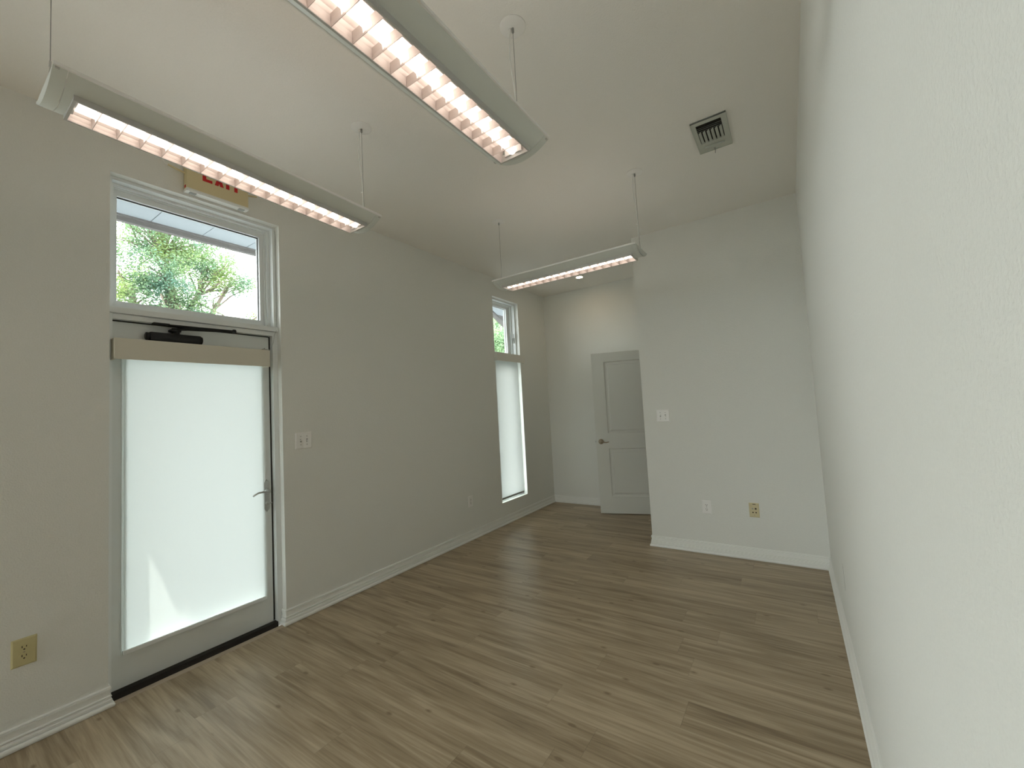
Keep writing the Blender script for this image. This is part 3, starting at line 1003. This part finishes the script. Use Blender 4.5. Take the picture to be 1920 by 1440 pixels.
make_plate('data_outlet', 'ivory data jack plate with four ports on the partition wall', 'data plate', 'nib', (2.6415, YN, 0.4184), 0.075, 0.120, 'data', M_ivory2)
make_plate('light_switch', 'white double light switch plate on the left wall beside the exterior door', 'light switch', 'left', (0, 1.354, 1.242), 0.122, 0.119, 'switch', M_white, 'double light switches')
make_plate('light_switch', 'white double light switch plate on the partition wall', 'light switch', 'nib', (1.9465, YN, 1.2465), 0.122, 0.118, 'switch', M_white, 'double light switches')

# dark scuff on the far end of the right wall
bm = B()
pts = [(2.566, 0.459, 0.0010), (2.560, 0.425, 0.0028), (2.556, 0.390, 0.0022), (2.549, 0.355, 0.0040), (2.545, 0.325, 0.0010)]
for sgn in (0,):
    L_ = [bm.verts.new((WX-0.0006, y-w_, z)) for y, z, w_ in pts]; R_ = [bm.verts.new((WX-0.0006, y+w_, z)) for y, z, w_ in pts]
    L2 = [bm.verts.new((WX, y-w_, z)) for y, z, w_ in pts]; R3 = [bm.verts.new((WX, y+w_, z)) for y, z, w_ in pts]
    for k in range(4):
        bm.faces.new((L_[k], R_[k], R_[k+1], L_[k+1])); bm.faces.new((L_[k], L_[k+1], L2[k+1], L2[k])); bm.faces.new((R_[k], R3[k], R3[k+1], R_[k+1]))
struct('scuff_mark', bm, M_gray)

# ------------------------------------------------------------------ ceiling vent
vt = thing('ceiling_vent', 'grey metal air vent with dark slots in the ceiling near the right wall', 'vent', (2.69, 2.497, H))
X0, X1, Y0, Y1 = 2.594, 2.788, 2.317, 2.678
SX0, SX1, SYa, SYb = 2.620, 2.758, 2.352, 2.560
bm = B()
zp = H-0.010
for a, b, c, d in ((X0, X1, Y0, SYa), (X0, X1, SYb, Y1), (X0, SX0, SYa, SYb), (SX1, X1, SYa, SYb)):
    box(bm, a, b, c, d, zp, H-0.004)
lip = [(X0, X1, Y0, Y0+0.004), (X0, X1, Y1-0.004, Y1), (X0, X0+0.004, Y0+0.004, Y1-0.004), (X1-0.004, X1, Y0+0.004, Y1-0.004)]
for a, b, c, d in lip: box(bm, a, b, c, d, H-0.012, H)
obj('frame', bm, M_vent, vt)
bm = B(); box(bm, SX0, SX1, SYa, SYb, H-0.0030, H-0.0005)
obj('duct_opening', bm, M_duct, vt)
def slat(bm, p0, p1, wdir, w):
    a, b = Vector(p0), Vector(p1)
    wd = Vector(wdir)*w
    th = Vector((0, 0, 0.0012))
    q = [a-wd/2, b-wd/2, b+wd/2, a+wd/2]
    f = [bm.verts.new(v) for v in q]; g = [bm.verts.new(v+th) for v in q]
    for k in range(4): bm.faces.new((f[k], f[(k+1) % 4], g[(k+1) % 4], g[k]))
    bm.faces.new(f[::-1]); bm.faces.new(g)
for y in (2.384, 2.402, 2.421):
    bm = B(); slat(bm, (SX0, y, zp-0.001), (SX1, y, zp-0.001), (0, 0.8, 0.6), 0.008)
    obj('cross_slat', bm, M_vent, vt)
for k in range(6):
    x = SX0+0.012+k*0.0228
    bm = B(); slat(bm, (x, 2.428, zp-0.002), (x, SYb, zp-0.002), (0.86, 0, 0.5), 0.0165)
    obj('curved_slat', bm, M_vent, vt)
bm = B()
box(bm, 2.630, 2.752, 2.604, 2.612, zp-0.012, zp, 0.002)
box(bm, 2.632, 2.750, 2.618, 2.624, zp-0.007, zp, 0.002)
obj('damper_bar', bm, M_vent, vt)
bm = B()
box(bm, 2.684, 2.690, 2.652, 2.672, zp-0.012, zp)
tube(bm, [(2.687, 2.670, zp-0.008), (2.684, 2.684, zp-0.020)], 0.0022, 6)
obj('damper_lever', bm, M_gray, vt)

# ------------------------------------------------------------------ recessed downlight
dl = thing('recessed_downlight', 'round glowing recessed downlight in the alcove ceiling', 'downlight', (0.833, 4.578, H))
bm = B()
lathe(bm, [(0.040, 0.001), (0.042, 0.006), (0.052, 0.007), (0.060, 0.003), (0.060, 0.0)], (0.833, 4.578, H), 'z', 40, -1)
obj('trim_ring', bm, M_white, dl, True)
bm = B(); lathe(bm, [(0.0, 0.0035), (0.040, 0.0035), (0.040, 0.001)], (0.833, 4.578, H), 'z', 32, -1)
obj('lens', bm, M_dl, dl)

# ------------------------------------------------------------------ outside: ground, eave, trees
bm = B(); box(bm, -60, 60, -60, 60, -0.45, -0.15)
struct('ground', bm, M_asph)
SF, EX = 3.05, -1.185
ES = 0.11                                    # unseen eave left of the door, cut shallower to let the sun patch through
bm = B()
for k in range(0, 30):
    y = 0.097+0.3535*k+0.354
    box(bm, EX, WT, y+0.0025, y+0.351, SF, SF+0.02)
box(bm, EX, WT, ES, 0.4485, SF, SF+0.02)
box(bm, -0.94, WT, -4.5, ES-0.004, SF, SF+0.02)
struct('soffit', bm, M_soffit)
bm = B(); box(bm, EX-0.07, WT, ES, 10.7, SF+0.02, SF+0.16); box(bm, -0.97, WT, -4.5, ES, SF+0.02, SF+0.16)
struct('roof_edge', bm, M_ext)
bm = B()
box(bm, EX-0.06, EX-0.02, ES, 10.7, 3.003, SF+0.16)
box(bm, EX-0.022, EX, ES, 10.7, SF-0.016, SF+0.001)
box(bm, -0.975, -0.94, -4.5, ES, 2.893, SF+0.16)
struct('fascia', bm, M_fascia)
# unseen sun blockers added left of the door to shape the blind's sun patch
bm = B()
a = [(-0.20, 1.68), (-0.97, 2.45), (-0.97, 3.05), (-0.20, 3.05)]
f = [bm.verts.new((x, 0.185, z)) for x, z in a]; g = [bm.verts.new((x, 0.2165, z)) for x, z in a]
for k in range(4): bm.faces.new((f[k], f[(k+1) % 4], g[(k+1) % 4], g[k]))
bm.faces.new(f); bm.faces.new(g)
struct('added_sun_gusset', bm, M_fascia)
bm = B(); box(bm, -0.385, WT, 0.218, 0.342, -0.15, 2.6)  # unseen post added to shade the left strip of the blind
struct('added_sun_post', bm, M_ext)
bm = B()
for q in ((-0.20, 2.36, -0.89, 3.05),):
    a = [(q[0], q[1]-0.045), (q[2], q[3]-0.045), (q[2]-0.0, q[3]), (q[2]+0.04, q[3]), (q[0], q[1]+0.05)]
    f = [bm.verts.new((x, 4.70, z)) for x, z in a]; g = [bm.verts.new((x, 4.76, z)) for x, z in a]
    for k in range(len(a)): bm.faces.new((f[k], f[(k+1) % len(a)], g[(k+1) % len(a)], g[k]))
    bm.faces.new(f); bm.faces.new(g)
struct('eave_bracket', bm, M_fascia)

def tree(name, label, base, crown, m, seed, n_clump, n_leaf, leaf, trunk_r, clear=()):
    """crown: list of ellipsoids (cx, cy, cz, rx, ry, rz) filled by branch tips carrying leaf clumps"""
    rnd = random.Random(seed)
    t = thing(name, label, 'tree', base, 'trees outside the windows')
    b0 = Vector(base)
    tips = []
    for cx, cy, cz, rx, ry, rz, wgt in crown:
        for _ in range(int(n_clump*wgt)):
            while True:
                p = Vector((rnd.uniform(-1, 1), rnd.uniform(-1, 1), rnd.uniform(-1, 1)))
                if 0.25 < p.length < 1: break
            tips.append(Vector((cx+p.x*rx, cy+p.y*ry, cz+p.z*rz)))
    top = Vector((sum(c[0] for c in crown)/len(crown), sum(c[1] for c in crown)/len(crown), sum(c[2] for c in crown)/len(crown)))
    fork = b0.lerp(top, 0.5)
    bm = B()
    tube(bm, [b0, b0.lerp(fork, 0.5)+Vector((0.1, 0.1, 0)), fork, fork.lerp(top, 0.6)], [trunk_r, trunk_r*0.8, trunk_r*0.65, trunk_r*0.3], 10)
    hubs = []
    for c in crown:
        h = fork.lerp(Vector(c[:3]), 0.7)
        hubs.append(h)
        tube(bm, [fork, fork.lerp(h, 0.5)+Vector((rnd.uniform(-.2, .2), rnd.uniform(-.2, .2), 0.15)), h, Vector(c[:3])], [trunk_r*0.5, trunk_r*0.38, trunk_r*0.28, trunk_r*0.12], 7)
    for i, p in enumerate(tips):
        if i % 2: continue
        h = min(hubs, key=lambda q: (q-p).length)
        mid = h.lerp(p, 0.5)+Vector((rnd.uniform(-.25, .25), rnd.uniform(-.25, .25), rnd.uniform(-.1, .3)))
        tube(bm, [h, mid, p], [trunk_r*0.14, trunk_r*0.09, 0.008], 5, False)
    obj('trunk', bm, M_bark, t, True)
    vs, fs = [], []
    for p in tips:
        cr = rnd.uniform(0.20, 0.34)*(1.6 if leaf > 0.05 else 0.95)
        for _ in range(n_leaf):
            q = p+Vector((rnd.gauss(0, 1), rnd.gauss(0, 1), rnd.gauss(0, 0.7)))*cr*0.6
            s = leaf*rnd.uniform(0.6, 1.3)
            a = Vector((rnd.uniform(-1, 1), rnd.uniform(-1, 1), rnd.uniform(-0.7, 0.5))).normalized()
            c = a.cross(Vector((rnd.uniform(-1, 1), rnd.uniform(-1, 1), rnd.uniform(-1, 1)))).normalized()
            k = len(vs)
            vs += [q-a*s, q+c*s*0.42, q+a*s, q-c*s*0.42]
            fs.append((k, k+1, k+2, k+3))
    me = bpy.data.meshes.new('foliage')
    me.from_pydata([tuple(v-b0) for v in vs], [], fs)
    me.materials.append(m)
    o = bpy.data.objects.new('foliage', me)
    C.objects.link(o)
    o.parent = t
    return t
tree('tree', 'leafy green tree seen through the transom window above the door', (-8.6, 3.0, -0.15),
     [(-8.5, 3.05, 5.75, 0.8, 0.70, 0.55, 0.75), (-8.5, 3.10, 4.80, 0.9, 0.75, 0.70, 1.0), (-8.6, 2.25, 4.75, 0.8, 0.60, 1.05, 0.75),
      (-8.4, 3.85, 5.30, 0.6, 0.50, 0.42, 0.42), (-8.3, 4.25, 4.85, 0.5, 0.52, 0.30, 0.34), (-8.6, 3.25, 4.00, 0.8, 0.75, 0.40, 0.5),
      (-8.3, 4.85, 4.10, 0.3, 0.25, 0.16, 0.08), (-8.7, 1.2, 5.0, 0.9, 0.7, 1.1, 0.4), (-8.7, 3.0, 6.6, 0.9, 0.9, 0.5, 0.4)], M_leaf, 7, 62, 190, 0.029, 0.17)
tree('tree', 'dense green tree seen through the small casement window', (-9.2, 17.0, -0.15),
     [(-8.8, 16.5, 4.6, 2.2, 2.2, 1.9, 1.0), (-8.2, 14.6, 3.6, 1.8, 2.0, 1.6, 0.9), (-8.8, 18.6, 4.0, 2.0, 2.0, 1.8, 0.7), (-8.0, 15.6, 2.4, 1.8, 2.2, 1.2, 0.6)],
     M_leaf2, 11, 110, 110, 0.075, 0.30)
